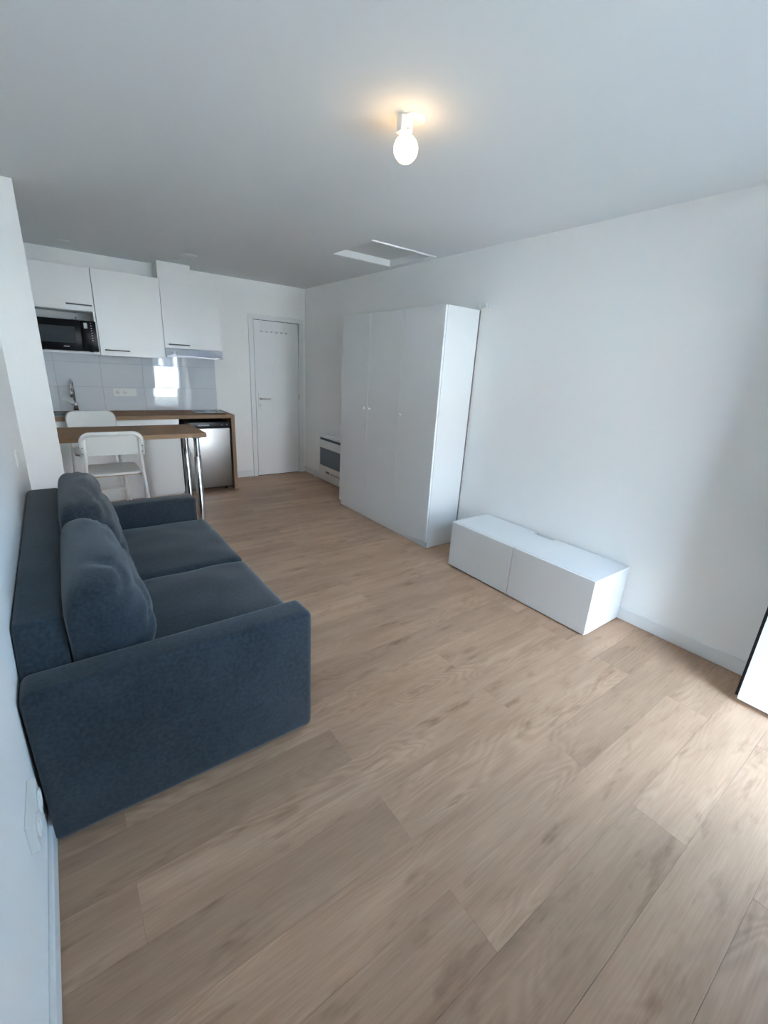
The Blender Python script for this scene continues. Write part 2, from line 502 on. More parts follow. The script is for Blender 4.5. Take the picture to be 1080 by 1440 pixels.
# ------------------------------------------------------------------ balcony doorway and its open leaf
fr_ = bpy.data.objects.new('door_2', None); C.objects.link(fr_); fr_.location = (-0.66, YF, 0)
fr_['kind'] = 'structure'; fr_['label'] = 'white pvc balcony door standing open beside the right wall'
t = box_bm((DX0, YF - .10, 0.0), (DX0 + .055, YF - .03, DZ - .0555), 0.003)
box_bm((DX1 - .055, YF - .10, 0.0), (DX1, YF - .03, DZ - .0555), 0.003, bm=t)
box_bm((DX0, YF - .10, DZ - .055), (DX1, YF - .03, DZ), 0.003, bm=t)
obj('door_frame', t, 'pvc', fr_)
B('threshold', (DX0 + .055, YF - .13, -0.005), (DX1 - .055, YF - .03, 0.022), 'fitting', fr_, 0.003)
# leaf turned 90 degrees into the room, face towards -x at x = -0.308
lx0, lx1, ly0, ly1, lz0, lz1 = -0.308, -0.250, YF + .02, 0.342, 0.030, 2.125
st = 0.085
def ring(x0, x1, a, s, mat, name, parent, bev=0.003):
    y0_, y1_, z0_, z1_ = a
    bm = slab_hole_bm('X', x0, x1, a, (y0_ + s, y1_ - s, z0_ + s, z1_ - s))
    return obj(name, bm, mat, parent)
lf = ring(lx0, lx1 - .014, (ly0, ly1, lz0, lz1), st, 'pvc', 'leaf_frame', fr_)
ring(lx1 - .014, lx1, (ly0 + .004, ly1 + .014, lz0 + .004, lz1 + .012), st, 'pvc', 'leaf_overlap', lf)
ring(lx0 + .006, lx0 + .046, (ly0 + st, ly1 - st, lz0 + st, lz1 - st), 0.016, 'pvc', 'glazing_bead', lf)
ring(lx0 + .040, lx0 + .050, (ly0 - .003, ly1 + .018, lz0 - .006, lz1 + .006), 0.02, 'gasket', 'gasket', lf)
B('fitting_rail', (lx0 + .014, ly1 - .002, lz0 + .02), (lx0 + .030, ly1 + .002, lz1 - .02), 'fitting', lf)
for z in (0.21, 1.0, 1.8):
    obj('locking_cam', lathe_bm([(.006, 0), (.006, .010), (0, .010)], (lx0 + .024, ly1 + .001, z), 'Y', 10), 'gasket', lf, True)
B('pane', (lx0 + .024, ly0 + st + .012, lz0 + st + .012), (lx0 + .030, ly1 - st - .012, lz1 - st - .012), 'glass', lf)
t = box_bm((lx0 - .008, ly1 - .055, 0.98), (lx0, ly1 - .028, 1.13), 0.003)
obj('handle', tube_bm([(lx0 - .004, ly1 - .042, 1.08), (lx0 - .045, ly1 - .042, 1.08), (lx0 - .05, ly1 - .055, 1.08), (lx0 - .05, ly1 - .16, 1.08)], 0.009, 10, t), 'pvc', lf, True)

# high window beside the doorway, added out of view to brighten the room
wn_ = bpy.data.objects.new('added_window_1', None); C.objects.link(wn_); wn_.location = ((WX0 + WX1) / 2, YF, WZ0)
wn_['kind'] = 'structure'; wn_['label'] = 'added unseen high white pvc window beside the balcony door, letting in extra daylight'
xm = (WX0 + WX1) / 2
obj('window_frame', slab_hole_bm('Y', YF - .12, YF - .05, (WX0, WX1, WZ0, WZ1), (WX0 + .045, WX1 - .045, WZ0 + .045, WZ1 - .045)), 'pvc', wn_)
for xa, xb in ((WX0 + .045, xm), (xm, WX1 - .045)):
    sh = obj('sash', slab_hole_bm('Y', YF - .11, YF - .04, (xa, xb, WZ0 + .045, WZ1 - .045), (xa + .05, xb - .05, WZ0 + .095, WZ1 - .095)), 'pvc', wn_)
    B('pane', (xa + .045, YF - .080, WZ0 + .09), (xb - .045, YF - .074, WZ1 - .09), 'glass', sh)
B('window_sill', (WX0, YF - .05, WZ0 - .001), (WX1, YF + .03, WZ0 + .018), 'trim', wn_, 0.003)

# ================================================================== OUTSIDE, seen mirrored in the tiles and giving the daylight
ext = struct('ground_outside', box_bm((-9, -9.5, -0.25), (8, YF - .16, -0.05)), 'ground')
nb = thing('neighbour_house', 'white rendered house standing across the terrace outside the balcony door', 'house', (-1, -7.2, -.05))
B('wall', (-6.5, -7.6, -.05), (5.0, -7.2, 3.6), 'facade', nb)
obj('roof', prism_bm([(-8.2, 3.6), (-6.9, 3.6), (-8.2, 4.5)], 'X', -6.7, 5.2), 'roof', nb)
for x in (-4.6, -1.9, 0.5, 3.0):
    f_ = B('window_frame', (x - .5, -7.205, 1.0), (x + .5, -7.17, 2.2), 'pvc', nb, 0.004)
    for s in (-1, 1):
        B('pane', (x + s * .24 - .19, -7.168, 1.07), (x + s * .24 + .19, -7.162, 2.13), 'facade_win', f_)

# ================================================================== CEILING FITTINGS
at = thing('attic_hatch', 'recessed white attic hatch in the ceiling with a thin bead on one edge', 'hatch', ((HX0 + HX1) / 2, (HY0 + HY1) / 2, H))
B('hatch_panel', (HX0 - .02, HY0 - .02, 2.500), (HX1 + .02, HY1 + .02, 2.525), 'carcass', at)
ft = slab_hole_bm('Z', H + .002, 2.500, (HX0 + .0, HX1 - .0, HY0 + .0, HY1 - .0), (HX0 + .012, HX1 - .012, HY0 + .012, HY1 - .012))
obj('hatch_frame', ft, 'trim', at)
B('bead', (HX0 - .012, HY0 - .012, H - .010), (HX1 + .012, HY0 + .006, H + .004), 'trim', at, 0.002)

lp = thing('ceiling_bulb', 'lit round bulb in a bare white holder hanging from the ceiling', 'ceiling lamp', (-1.60, 1.65, H))
obj('ceiling_plate', lathe_bm([(.0, 0), (.052, 0), (.052, -.006), (.046, -.010), (0, -.010)], (-1.585, 1.655, H), 'Z', 32), 'plastic', lp, True)
B('connector_block', (-1.655, 1.635, H - .062), (-1.615, 1.668, H - .006), 'plastic', lp, 0.003)
B('bracket', (-1.625, 1.640, H - .055), (-1.592, 1.662, H - .008), 'plastic', lp, 0.004)
bx, by = -1.617, 1.648
obj('bulb_holder', lathe_bm([(0, -.045), (.017, -.045), (.020, -.055), (.020, -.080), (.016, -.084), (0, -.084)], (bx, by, H), 'Z', 20), 'plastic', lp, True)
zc, rb = 2.338, 0.0475
prof = [(0.0165, H - .075)]
for k in range(0, 19):
    a = math.radians(62 - (62 + 90) * k / 18)
    prof.append((max(rb * math.cos(a), 0.0) if k < 18 else 0.0, zc + rb * math.sin(a)))
obj('bulb', lathe_bm(prof, (bx, by, 0), 'Z', 28), 'bulb', lp, True)

vn = thing('ceiling_vent', 'round white air vent in the ceiling over the kitchen', 'air vent', (-1.63, 4.97, H))
obj('rim', lathe_bm([(0, 0), (.078, 0), (.078, -.006), (.066, -.014), (.056, -.010), (.054, -.002), (0, -.002)], (-1.63, 4.97, H), 'Z', 32), 'trim', vn, True)
obj('valve_disc', lathe_bm([(0, -.004), (.04, -.004), (.045, -.012), (.038, -.018), (0, -.018)], (-1.63, 4.97, H), 'Z', 28), 'trim', vn, True)
for (x, y, lab) in ((-2.60, 5.33, 'small recessed downlight in the ceiling over the microwave'), (-1.69, 5.28, 'small recessed downlight in the ceiling close to the round vent')):
    dl = thing('downlight', lab, 'downlight', (x, y, H), 'kitchen downlights')
    obj('ring', lathe_bm([(.028, -.001), (.044, -.001), (.044, -.006), (.036, -.009), (.028, -.004)], (x, y, H), 'Z', 24), 'trim', dl, True)
    obj('lens', lathe_bm([(0, -.001), (.029, -.001), (.029, -.003), (0, -.003)], (x, y, H), 'Z', 20), 'socketdark', dl, True)

# ================================================================== WARDROBE
wx0, wx1, wy0, wh = -0.385, -0.0155, 2.642, 2.000
wd = thing('wardrobe', 'tall white three-door wardrobe with small round knobs against the right wall', 'wardrobe', (-0.2, wy0 + .75, 0))
cx0 = wx0 + 0.020
B('side_panel', (cx0, wy0, 0), (wx1, wy0 + .018, wh), 'laminate', wd, 0.0008)
B('side_panel', (cx0, wy0 + 1.482, 0), (wx1, wy0 + 1.5, wh), 'laminate', wd, 0.0008)
B('side_panel', (cx0 + .05, wy0 + .482, 0.06), (wx1, wy0 + .518, wh - .018), 'laminate', wd)
B('top_panel', (cx0, wy0 + .018, wh - .018), (wx1, wy0 + 1.482, wh), 'laminate', wd)
B('bottom_panel', (cx0, wy0 + .018, .06), (wx1, wy0 + 1.482, .078), 'laminate', wd)
B('back_panel', (wx1, wy0 + .001, .06), (wx1 + .014, wy0 + 1.499, wh - .002), 'hardboard', wd, label='raw brown hardboard back')
B('plinth', (cx0 + .002, wy0 + .018, 0), (cx0 + .018, wy0 + 1.482, .06), 'foil', wd)
for k, ky in ((0, 0.465), (1, 0.955), (2, 1.045)):
    d_ = B('door', (wx0, wy0 + .5 * k + .0022, .056), (wx0 + .0185, wy0 + .5 * (k + 1) - .0022, wh - .002), 'foil', wd, 0.0012)
    obj('knob', lathe_bm([(0.0055, 0), (0.0055, -.010), (.013, -.016), (.0145, -.022), (.010, -.027), (0, -.028)], (wx0, wy0 + ky, 1.130), 'X', 16), 'plastic', d_, True)

wb = thing('wall_bracket', 'small white double hook fixed to the wall by the wardrobe top', 'wall bracket', (0, 2.60, 2.0))
B('arm', (-.034, 2.560, 2.010), (-.022, 2.652, 2.020), 'plastic', wb, 0.002)
for y in (2.572, 2.640):
    obj('peg', tube_bm([(0.0, y, 2.015), (-.026, y, 2.015), (-.029, y, 2.022), (-.029, y, 2.044)], [.009, .009, .009, .007], 10), 'plastic', wb, True)

# ================================================================== TV BENCH
tx0, tx1, ty0, th = -0.435, -0.016, 1.092, 0.380
tv = thing('tv_bench', 'low white two-door bench on the floor against the right wall', 'tv bench', (-0.225, ty0 + .6, 0))
bcx = tx0 + .020
tb = slab_hole_bm('Z', th - .018, th, (bcx, tx1, ty0, ty0 + 1.2), (tx1 - .045, tx1, ty0 + .535, ty0 + .70))
obj('top_panel', tb, 'foil', tv)  # lighter foil here: top's brightness against the lit ends is put into colour
for y in (ty0, ty0 + .591, ty0 + 1.182):
    B('side_panel' if y != ty0 + .591 else 'divider', (bcx if y != ty0 + .591 else bcx + .06, y, 0.006), (tx1, y + .018, th - .018), 'laminate', tv, 0.0006)
B('bottom_panel', (bcx, ty0 + .018, .008), (tx1, ty0 + 1.182, .026), 'laminate', tv)
B('back_panel', (tx1 - .010, ty0 + .018, .026), (tx1 - .005, ty0 + 1.182, th - .05), 'laminate', tv)
for k in range(2):
    B('door', (tx0, ty0 + .6 * k + (.001 if k == 0 else .0025), .010), (tx0 + .018, ty0 + .6 * (k + 1) - (.0025 if k == 0 else .001), th - .002), 'foil', tv, 0.0012)
for y in (ty0 + .05, ty0 + 1.15):
    for x in (bcx + .05, tx1 - .06):
        obj('foot', lathe_bm([(.02, 0), (.02, .009)], (x, y, 0), 'Z', 12), 'black', tv)

# ================================================================== HEATER
he = thing('electric_heater', 'white wall-mounted electric panel heater with grey grille by the wardrobe', 'heater', (-0.05, 4.82, 0.08))
hy0, hy1, hz0, hz1 = 4.42, 5.195, 0.085, 0.640
hxf = -0.082
B('body', (hxf, hy0, hz0), (-.018, hy1, hz1), 'plastic', he, 0.008, 2, True)
B('mounting_bracket', (-.020, hy0 + .1, hz0 + .05), (0.0, hy1 - .1, hz1 - .05), 'carcass', he)
g_ = B('outlet_grille', (hxf - .001, hy0 + .035, .575), (hxf + .01, hy1 - .035, .604), 'darkslot', he)
for k in range(3):
    B('slat', (hxf - .0035, hy0 + .035, .5795 + k * .0085), (hxf + .002, hy1 - .035, .582 + k * .0085), 'grille', g_)
B('front_grille', (hxf - .0025, hy0 + .035, .235), (hxf + .006, hy1 - .035, .470), 'grille', he, 0.001)
ip = B('intake_slot', (hxf - .0015, hy0 + .05, .150), (hxf + .004, hy1 - .30, .162), 'socketdark', he)
B('control_window', (hxf - .002, hy1 - .285, .145), (hxf + .004, hy1 - .19, .170), 'grille', he, 0.001)
dsb = thing('door_stop', 'tiny white door stop on the floor beside the heater', 'door stop', (-.045, 5.36, 0))
obj('stop_body', lathe_bm([(0, 0), (.016, 0), (.016, .008), (.011, .022), (.007, .026), (0, .026)], (-.045, 5.36, 0), 'Z', 16), 'plastic', dsb, True)
obj('stop_pad', lathe_bm([(.0163, .003), (.0172, .005), (.0172, .007), (.0163, .008)], (-.045, 5.36, 0), 'Z', 16), 'carcass', dsb, True)

# ================================================================== SOFA
def noisev(p, s, seed=0.0):
    return noise.noise(Vector((p[0] * s + seed, p[1] * s - seed * 1.7, p[2] * s + seed * 0.6)))

def soft_box(lo, hi, r, n_=(14, 14, 6), crown=0.0, puff=0.0, wr=0.0, wscale=9.0, seed=0.0):
    """upholstered block: rounded edges, crowned top, bulging sides, slight unevenness"""
    lo, hi = Vector(lo), Vector(hi)
    c = (lo + hi) / 2; h = (hi - lo) / 2
    bm = bmesh.new()
    vm = {}
    def vert(i, j, k):
        key = (i, j, k)
        if key not in vm:
            q = []
            for t_, m_ in zip(key, n_):
                u = -1 + 2 * t_ / m_
                u = math.copysign(abs(u) ** 0.75, u)      # more rows close to the edges
                q.append(u)
            p = Vector([q[a] * h[a] for a in range(3)])
            core = Vector([max(-(h[a] - r), min(h[a] - r, p[a])) for a in range(3)])
            d = p - core
            if d.length > 1e-9: p = core + d.normalized() * r if d.length > r * 0.999 or True and d.length > 0 and max(abs(q[0]), abs(q[1]), abs(q[2])) >= 0.999 else p
            f = [1 - min(1, abs(p[a] / h[a])) ** 2.4 for a in range(3)]
            if p.z > 0: p.z += crown * f[0] * f[1]
            p.x += math.copysign(puff, p.x) * f[1] * f[2] * abs(q[0])
            p.y += math.copysign(puff, p.y) * f[0] * f[2] * abs(q[1])
            if wr:
                w_ = noisev(c + p, wscale, seed) * wr
                p += Vector((0, 0, w_)) if abs(q[2]) > 0.98 else p.normalized() * w_ * 0.6
            vm[key] = bm.verts.new(c + p)
        return vm[key]
    a, b_, e = n_
    for i in range(a):
        for j in range(b_):
            bm.faces.new((vert(i, j, e), vert(i + 1, j, e), vert(i + 1, j + 1, e), vert(i, j + 1, e)))
            bm.faces.new((vert(i, j, 0), vert(i, j + 1, 0), vert(i + 1, j + 1, 0), vert(i + 1, j, 0)))
    for i in range(a):
        for k in range(e):
            bm.faces.new((vert(i, 0, k), vert(i + 1, 0, k), vert(i + 1, 0, k + 1), vert(i, 0, k + 1)))
            bm.faces.new((vert(i, b_, k), vert(i, b_, k + 1), vert(i + 1, b_, k + 1), vert(i + 1, b_, k)))
    for j in range(b_):
        for k in range(e):
            bm.faces.new((vert(0, j, k), vert(0, j, k + 1), vert(0, j + 1, k + 1), vert(0, j + 1, k)))
            bm.faces.new((vert(a, j, k), vert(a, j + 1, k), vert(a, j + 1, k + 1), vert(a, j, k + 1)))
    return bm

sy0, sy1 = 1.368, 3.275            # outer faces of the arms
sx0, sx1 = -3.070, -2.160          # back and front of the sofa
AH, AT = 0.580, 0.140              # arm height and thickness
sf = thing('sofa', 'charcoal blue fabric two-seat sofa with square arms along the left wall', 'sofa', (-2.6, (sy0 + sy1) / 2, 0))
B('base', (sx0 + .03, sy0 + .03, 0.035), (sx1 - .02, sy1 - .03, 0.27), 'fabric', sf, 0.01, 2, True)
B('bottom_cloth', (sx0 + .05, sy0 + .03, 0.028), (sx1 - .05, sy1 - .03, 0.036), 'felt', sf)
for x in (sx0 + .10, sx1 - .10):
    for y in (sy0 + .09, sy1 - .09):
        obj('foot', lathe_bm([(.022, 0), (.026, .04)], (x, y, 0), 'Z', 14), 'black', sf)
def arm_bm(ya, yb):
    t = box_bm((XL + .004, ya, 0.010), (sx1, yb, AH), 0.030, 4)
    for v in t.verts:                       # the foot of the arm stands clear of the skirting board
        if v.co.z < 0.2: v.co.x = max(v.co.x, sx0)
    return t
obj('arm', arm_bm(sy0, sy0 + AT), 'fabric', sf, True)
obj('arm', arm_bm(sy1 - AT, sy1), 'fabric', sf, True)
# backrest: block whose ends slope down to the arms
by0, by1 = sy0 + AT + .002, sy1 - AT - .002
BZ = 0.715
t = prism_bm([(by0, 0.10), (by1, 0.10), (by1, AH), (by1 + .0, AH), (by1 + .11, BZ), (by0 + .050, BZ), (by0 - .002, AH - .01)], 'X', XL + .003, -2.925)
bmesh.ops.remove_doubles(t, verts=t.verts, dist=1e-5)
for v in t.verts:
    if v.co.x > -3.0: v.co.x -= 0.028 * (by1 - v.co.y) / (by1 - by0)
bmesh.ops.bevel(t, geom=list(t.edges), offset=0.018, segments=3, profile=0.5, affect='EDGES')
obj('backrest', t, 'fabric', sf, True)
ym = (by0 + by1) / 2
for k, (ya, yb) in enumerate(((by0 + .004, ym - .002), (ym + .002, by1 - .004))):
    bm = soft_box((-2.88, ya, 0.265), (sx1 + .045, yb, 0.425), 0.032, (20, 22, 8), crown=0.022, puff=0.006, wr=0.010, wscale=5.0, seed=3.1 + k * 5)
    obj('seat_cushion', bm, 'fabric', sf, True)

def cushion(prof, ya, yb, seed, N=44, K=56):
    """loose back cushion: a closed side profile (x, z) swept along y, full to its ends, with soft folds"""
    bm = bmesh.new()
    m_ = len(prof)
    def P(t):
        t *= m_; i = int(t) % m_; f = t - int(t)
        p = [Vector(prof[(i + q) % m_]) for q in (-1, 0, 1, 2)]
        return 0.5 * ((2 * p[1]) + (p[2] - p[0]) * f + (2 * p[0] - 5 * p[1] + 4 * p[2] - p[3]) * f * f + (3 * p[1] - p[0] - 3 * p[2] + p[3]) * f ** 3)
    cx, cz = -2.90, 0.60
    yc, hw_ = (ya + yb) / 2, (yb - ya) / 2
    rings = []
    for i in range(1, N):
        a = -PI / 2 + PI * i / N
        sy = math.copysign(abs(math.sin(a)) ** 0.62, math.sin(a))
        f = (1 - abs(sy) ** 7) ** 0.22
        ring_ = []
        for k in range(K):
            p = P(k / K)
            x = cx + (p.x - cx) * f; z = cz + (p.y - cz) * (0.35 + 0.65 * f)
            y = yc + sy * hw_
            x -= 0.026 * max(0.0, 3.1 - y) / 1.6 * (1 if x < -2.8 else 0.4)
            q = Vector((x * 5 + seed, y * 3.2, z * 5))
            front = max(0.0, min(1.0, (x + 2.90) / 0.08)) * max(0.0, min(1.0, (z - 0.44) / 0.06))
            fold = noise.noise(q * 0.8) * 0.022 + noise.noise(q * 2.1) * 0.007
            cr = math.sin(y * 5 + (z - x) * 13 + seed + 2.6 * noise.noise(q * 0.7))
            fold -= (abs(cr) ** 12) * 0.008
            cr = math.sin(-y * 4 + (z - 2 * x) * 9 + seed * 2 + 2.2 * noise.noise(q * 0.9))
            fold -= (abs(cr) ** 16) * 0.012
            d = Vector((x - cx, 0, z - cz)); d = d.normalized() if d.length > 1e-6 else d
            y += noise.noise(q * 1.3 + Vector((9, 2, 4))) * 0.018 * abs(sy) ** 3
            ring_.append(bm.verts.new((x + d.x * fold * front, y, z + d.z * fold * front)))
        rings.append(ring_)
    for A_, B_ in zip(rings, rings[1:]):
        for k in range(K): bm.faces.new((A_[k], A_[(k + 1) % K], B_[(k + 1) % K], B_[k]))
    for rg, yq in ((rings[0], ya), (rings[-1], yb)):
        c_ = Vector((0, 0, 0))
        for v in rg: c_ += v.co
        c_ /= K
        v0 = bm.verts.new((c_.x, yq, c_.z))
        for k in range(K): bm.faces.new((v0, rg[k], rg[(k + 1) % K]))
    return bm
def side_profile(top):
    return [(-2.915, 0.455), (-2.925, 0.60), (-2.925, top - .075), (-2.895, top - .012), (-2.825, top), (-2.755, top - .030),
            (-2.705, top - .13), (-2.672, 0.62), (-2.666, 0.525), (-2.700, 0.455), (-2.80, 0.440)]
for (ya, yb, seed, lab, top) in ((by0 + .004, ym - .006, 1.7, 'charcoal blue loose back cushion at the sofa end farther from the bar', 0.815),
                                 (ym + .010, by1 - .004, 8.4, 'charcoal blue loose back cushion at the sofa end beside the bar', 0.855)):
    o = obj('back_cushion', cushion(side_profile(top), ya, yb, seed), 'fabric', None, True, origin=(-2.80, (ya + yb) / 2, 0.43))
    tag(o, lab, 'cushion', 'loose back cushions of the sofa')

# ================================================================== KITCHEN
KF = 5.230                        # front plane of the base units
CT = 0.902                        # worktop height
px1 = -1.185                      # outer face of the end panel
# base cabinets
for k, (x0, x1) in enumerate(((-2.390, -1.792), (-2.990, -2.392))):
    kb = thing('base_cabinet', ('white base cabinet under the worktop next to the fridge', 'white base cabinet under the sink')[k], 'cabinet', ((x0 + x1) / 2, 5.5, 0), 'white base cabinets')
    B('body', (x0 + .001, KF + .040, .10), (x1 - .001, YB - .03, (CT - .040) if k == 0 else 0.66), 'carcass', kb)
    B('plinth', (x0, KF + .07, 0), (x1, KF + .086, .10), 'kitchen', kb)
    B('door', (x0 + .0012, KF + .018, .035), (x1 - .0012, KF + .037, CT - .043), 'kitchen', kb, 0.0012)
# worktop with the sink cut-out, end panel
sxa, sxb, sya, syb = -2.965, -2.62, 5.30, 5.60
wt = thing('worktop', 'oak-look kitchen worktop with a full-height end panel beside the fridge', 'worktop', (-2.1, 5.5, 0))
obj('top', slab_hole_bm('Z', CT - .038, CT, (XL + .001, px1, KF, YB - .001), (sxa, sxb, sya, syb)), 'counter', wt)
B('front_edge', (XL + .001, KF - .0015, CT - .038), (px1, KF + .001, CT - .0006), 'edge', wt)
B('end_panel', (px1 - .040, KF, 0.0), (px1, YB - .001, CT - .0385), 'counter_z', wt)
# sink
sk = thing('sink', 'stainless steel sink let into the worktop below the tap', 'sink', ((sxa + sxb) / 2, (sya + syb) / 2, CT))
obj('rim', slab_hole_bm('Z', CT - .001, CT + .004, (sxa - .02, sxb + .02, sya - .02, syb + .02), (sxa + .012, sxb - .012, sya + .012, syb - .012)), 'sinksteel', sk)
t = slab_hole_bm('Z', CT - .16, CT - .0005, (sxa + .004, sxb - .004, sya + .004, syb - .004), (sxa + .012, sxb - .012, sya + .012, syb - .012))
box_bm((sxa + .004, sya + .004, CT - .165), (sxb - .004, syb - .004, CT - .158), bm=t)
obj('bowl', t, 'sinksteel', sk)
obj('drain', lathe_bm([(0, 0), (.035, 0), (.035, .004), (.022, .005), (0, .003)], ((sxa + sxb) / 2, (sya + syb) / 2, CT - .158), 'Z', 20), 'chrome', sk, True)
# tap
tp = thing('kitchen_tap', 'chrome gooseneck kitchen tap with a side lever and black foot', 'tap', (-2.70, 5.66, CT))
tX, tY = -2.695, 5.665
obj('foot', lathe_bm([(0, 0), (.028, 0), (.028, .018), (.024, .024), (0, .024)], (tX, tY, CT), 'Z', 20), 'black', tp, True)
obj('body', lathe_bm([(0, .02), (.022, .02), (.022, .09), (.017, .10), (0, .10)], (tX, tY, CT), 'Z', 20), 'chrome', tp, True)
pts = [(tX, tY, CT + .08), (tX, tY, CT + .26)]
for k in range(1, 13):
    a = PI * k / 12
    pts.append((tX - .010 * (1 - math.cos(a)), tY - .075 * (1 - math.cos(a)), CT + .26 + .075 * math.sin(a)))
pts.append((tX - .021, tY - .152, CT + .225))
obj('spout', tube_bm(pts, 0.011, 12), 'chrome', tp, True)
obj('spray_head', tube_bm([(tX - .021, tY - .152, CT + .245), (tX - .022, tY - .153, CT + .165)], [.015, .017], 14), 'chrome', tp, True)
obj('lever', tube_bm([(tX - .015, tY, CT + .075), (tX - .035, tY - .005, CT + .085), (tX - .10, tY - .02, CT + .135)], [.008, .006, .004], 10), 'chrome', tp, True)
# hob
hb = thing('ceramic_hob', 'black glass two-zone hob set in the worktop above the fridge', 'hob', (-1.40, 5.54, CT))
gl_ = B('glass_plate', (-1.572, 5.372, CT), (-1.232, 5.735, CT + .006), 'hob', hb, 0.001)
for y in (5.47, 5.63):
    obj('cooking_zone', lathe_bm([(.070, 0), (.072, 0), (.072, .0004), (.070, .0004)], (-1.40, y, CT + .006), 'Z', 32), 'print', gl_)
# fridge
fx0, fx1, fyf = -1.742, -1.243, 5.245
fg = thing('mini_fridge', 'under-counter fridge with brushed steel door and black control strip', 'fridge', (-1.49, 5.5, 0))
B('body', (fx0, fyf + .05, .03), (fx1, YB - .06, .822), 'black', fg, 0.004)
B('door', (fx0, fyf, .045), (fx1, fyf + .048, .752), 'steel', fg, 0.008, 3, True)
cs = B('control_strip', (fx0, fyf - .002, .756), (fx1, fyf + .05, .820), 'black', fg, 0.006, 2, True)
B('badge', (-1.60, fyf - .0035, .778), (-1.475, fyf - .001, .792), 'print', cs)
obj('thermostat_knob', lathe_bm([(.012, 0), (.011, -.012), (0, -.013)], (-1.33, fyf - .001, .788), 'Y', 16), 'handle', cs, True)
B('indicator', (-1.279, fyf - .0035, .78), (-1.272, fyf - .001, .796), 'print', cs)
for x in (fx0 + .05, fx1 - .05):
    for y in (fyf + .10, YB - .12):
        obj('foot', lathe_bm([(.016, 0), (.014, .032)], (x, y, 0), 'Z', 12), 'black', fg)

# splashback tiles
sb = struct('wall_splashback', box_bm((XL + .001, YB - .004, CT - .002), (-1.222, YB - .0002, 1.62)), 'grout')
sb['label'] = 'large glossy pale tiles between the worktop and wall cabinets'
tile_mesh = {}
xs = [-1.222 - .40 * k for k in range(0, 5)] + [XL + .002]
zs = [CT + .001, 1.157, 1.404, 1.62]
rnd = random.Random(4)
for xa, xb in zip(xs, xs[1:]):
    for za, zb in zip(zs, zs[1:]):
        key = (round(xa - xb, 3), round(zb - za, 3))
        if key not in tile_mesh:
            bm = box_bm((-(xa - xb) / 2 + .0011, -.006, -(zb - za) / 2 + .0011), ((xa - xb) / 2 - .0011, 0, (zb - za) / 2 - .0011), 0.0012, 2)
            me = bpy.data.meshes.new('tile'); bmesh.ops.recalc_face_normals(bm, faces=bm.faces)
            bm.to_mesh(me); bm.free(); me.materials.append(M['tile']); tile_mesh[key] = me
        o = bpy.data.objects.new('tile', tile_mesh[key]); C.objects.link(o); o.parent = sb
        o.location = ((xa + xb) / 2, YB - .0035, (za + zb) / 2)
        o.rotation_euler = (rnd.uniform(-.004, .004), 0, rnd.uniform(-.004, .004))

def socket_face(cx, cz, r, y, parent):
    """french socket: sunk round well with an earth pin, on a plate facing -y"""
    s_ = obj('socket', lathe_bm([(r, 0), (r, -.003), (r * .86, -.003), (r * .80, -.0005), (0, -.0005)], (cx, y, cz), 'Y', 20), 'plastic', parent, True)
    for q in (-.0095, .0095):
        obj('contact_hole', lathe_bm([(.0032, 0), (.0032, -.0009), (0, -.0009)], (cx + q, y - .0002, cz), 'Y', 10), 'black', s_)
    obj('earth_pin', lathe_bm([(.0028, 0), (.0022, -.008), (0, -.009)], (cx, y - .0004, cz + .011), 'Y', 10), 'satin', s_, True)
so = thing('socket_plate', 'white triple plate with two sockets and a switch on the tiles', 'socket', (-2.217, YB - .01, 1.06))
yy = YB - .0100
obj('plate', prism_bm(roundrect(-2.328, -2.106, 1.062, 1.144, .006, 4), 'Y', yy, yy - .009), 'plastic', so)
for x in (-2.288, -2.217): socket_face(x, 1.103, .027, yy - .009, so)
B('rocker', (-2.172, yy - .0125, 1.077), (-2.120, yy - .0085, 1.129), 'plastic', so, 0.001)

# wall cabinets
UF = 5.430                        # front plane of the wall cabinet doors
ud = UF + .019
def handle(x0, x1, z, parent):
    t = tube_bm([(x0 + .012, UF, z), (x0 + .012, UF - .028, z)], .004, 8)
    tube_bm([(x1 - .012, UF, z), (x1 - .012, UF - .028, z)], .004, 8, t)
    tube_bm([(x0, UF - .028, z), (x1, UF - .028, z)], .006, 10, t)
    return obj('handle', t, 'handle', parent, True)
# microwave unit
ua = thing('wall_cabinet', 'white wall cabinet with lift-up door above an open microwave niche', 'cabinet', (-2.72, 5.6, 1.49), 'white wall cabinets')
x0, x1 = -3.022, -2.424
B('side_panel', (x0, ud, 1.490), (x0 + .018, YB, 2.265), 'kitchen', ua)
B('side_panel', (x1 - .018, ud, 1.490), (x1, YB, 2.265), 'kitchen', ua)
B('top_panel', (x0 + .018, ud, 2.247), (x1 - .018, YB, 2.265), 'kitchen', ua)
B('shelf', (x0 + .018, ud, 1.880), (x1 - .018, YB, 1.898), 'kitchen', ua)
B('bottom_panel', (x0 + .018, UF + .002, 1.490), (x1 - .018, YB, 1.508), 'kitchen', ua)
B('back_panel', (x0 + .018, YB - .012, 1.508), (x1 - .018, YB - .0065, 2.247), 'carcass', ua)
d_ = B('door', (x0 + .001, UF, 1.884), (x1 - .0008, ud - .001, 2.265), 'kitchen', ua, 0.0012)
handle(-2.650, -2.445, 1.933, d_)
ub = thing('wall_cabinet', 'tall white wall cabinet with one door beside the microwave niche', 'cabinet', (-2.12, 5.6, 1.485), 'white wall cabinets')
B('body', (-2.4195, ud, 1.487), (-1.8305, YB - .010, 2.268), 'kitchen', ub)
d_ = B('door', (-2.4205, UF, 1.485), (-1.8285, ud - .001, 2.268), 'kitchen', ub, 0.0012)
handle(-2.384, -2.168, 1.538, d_)
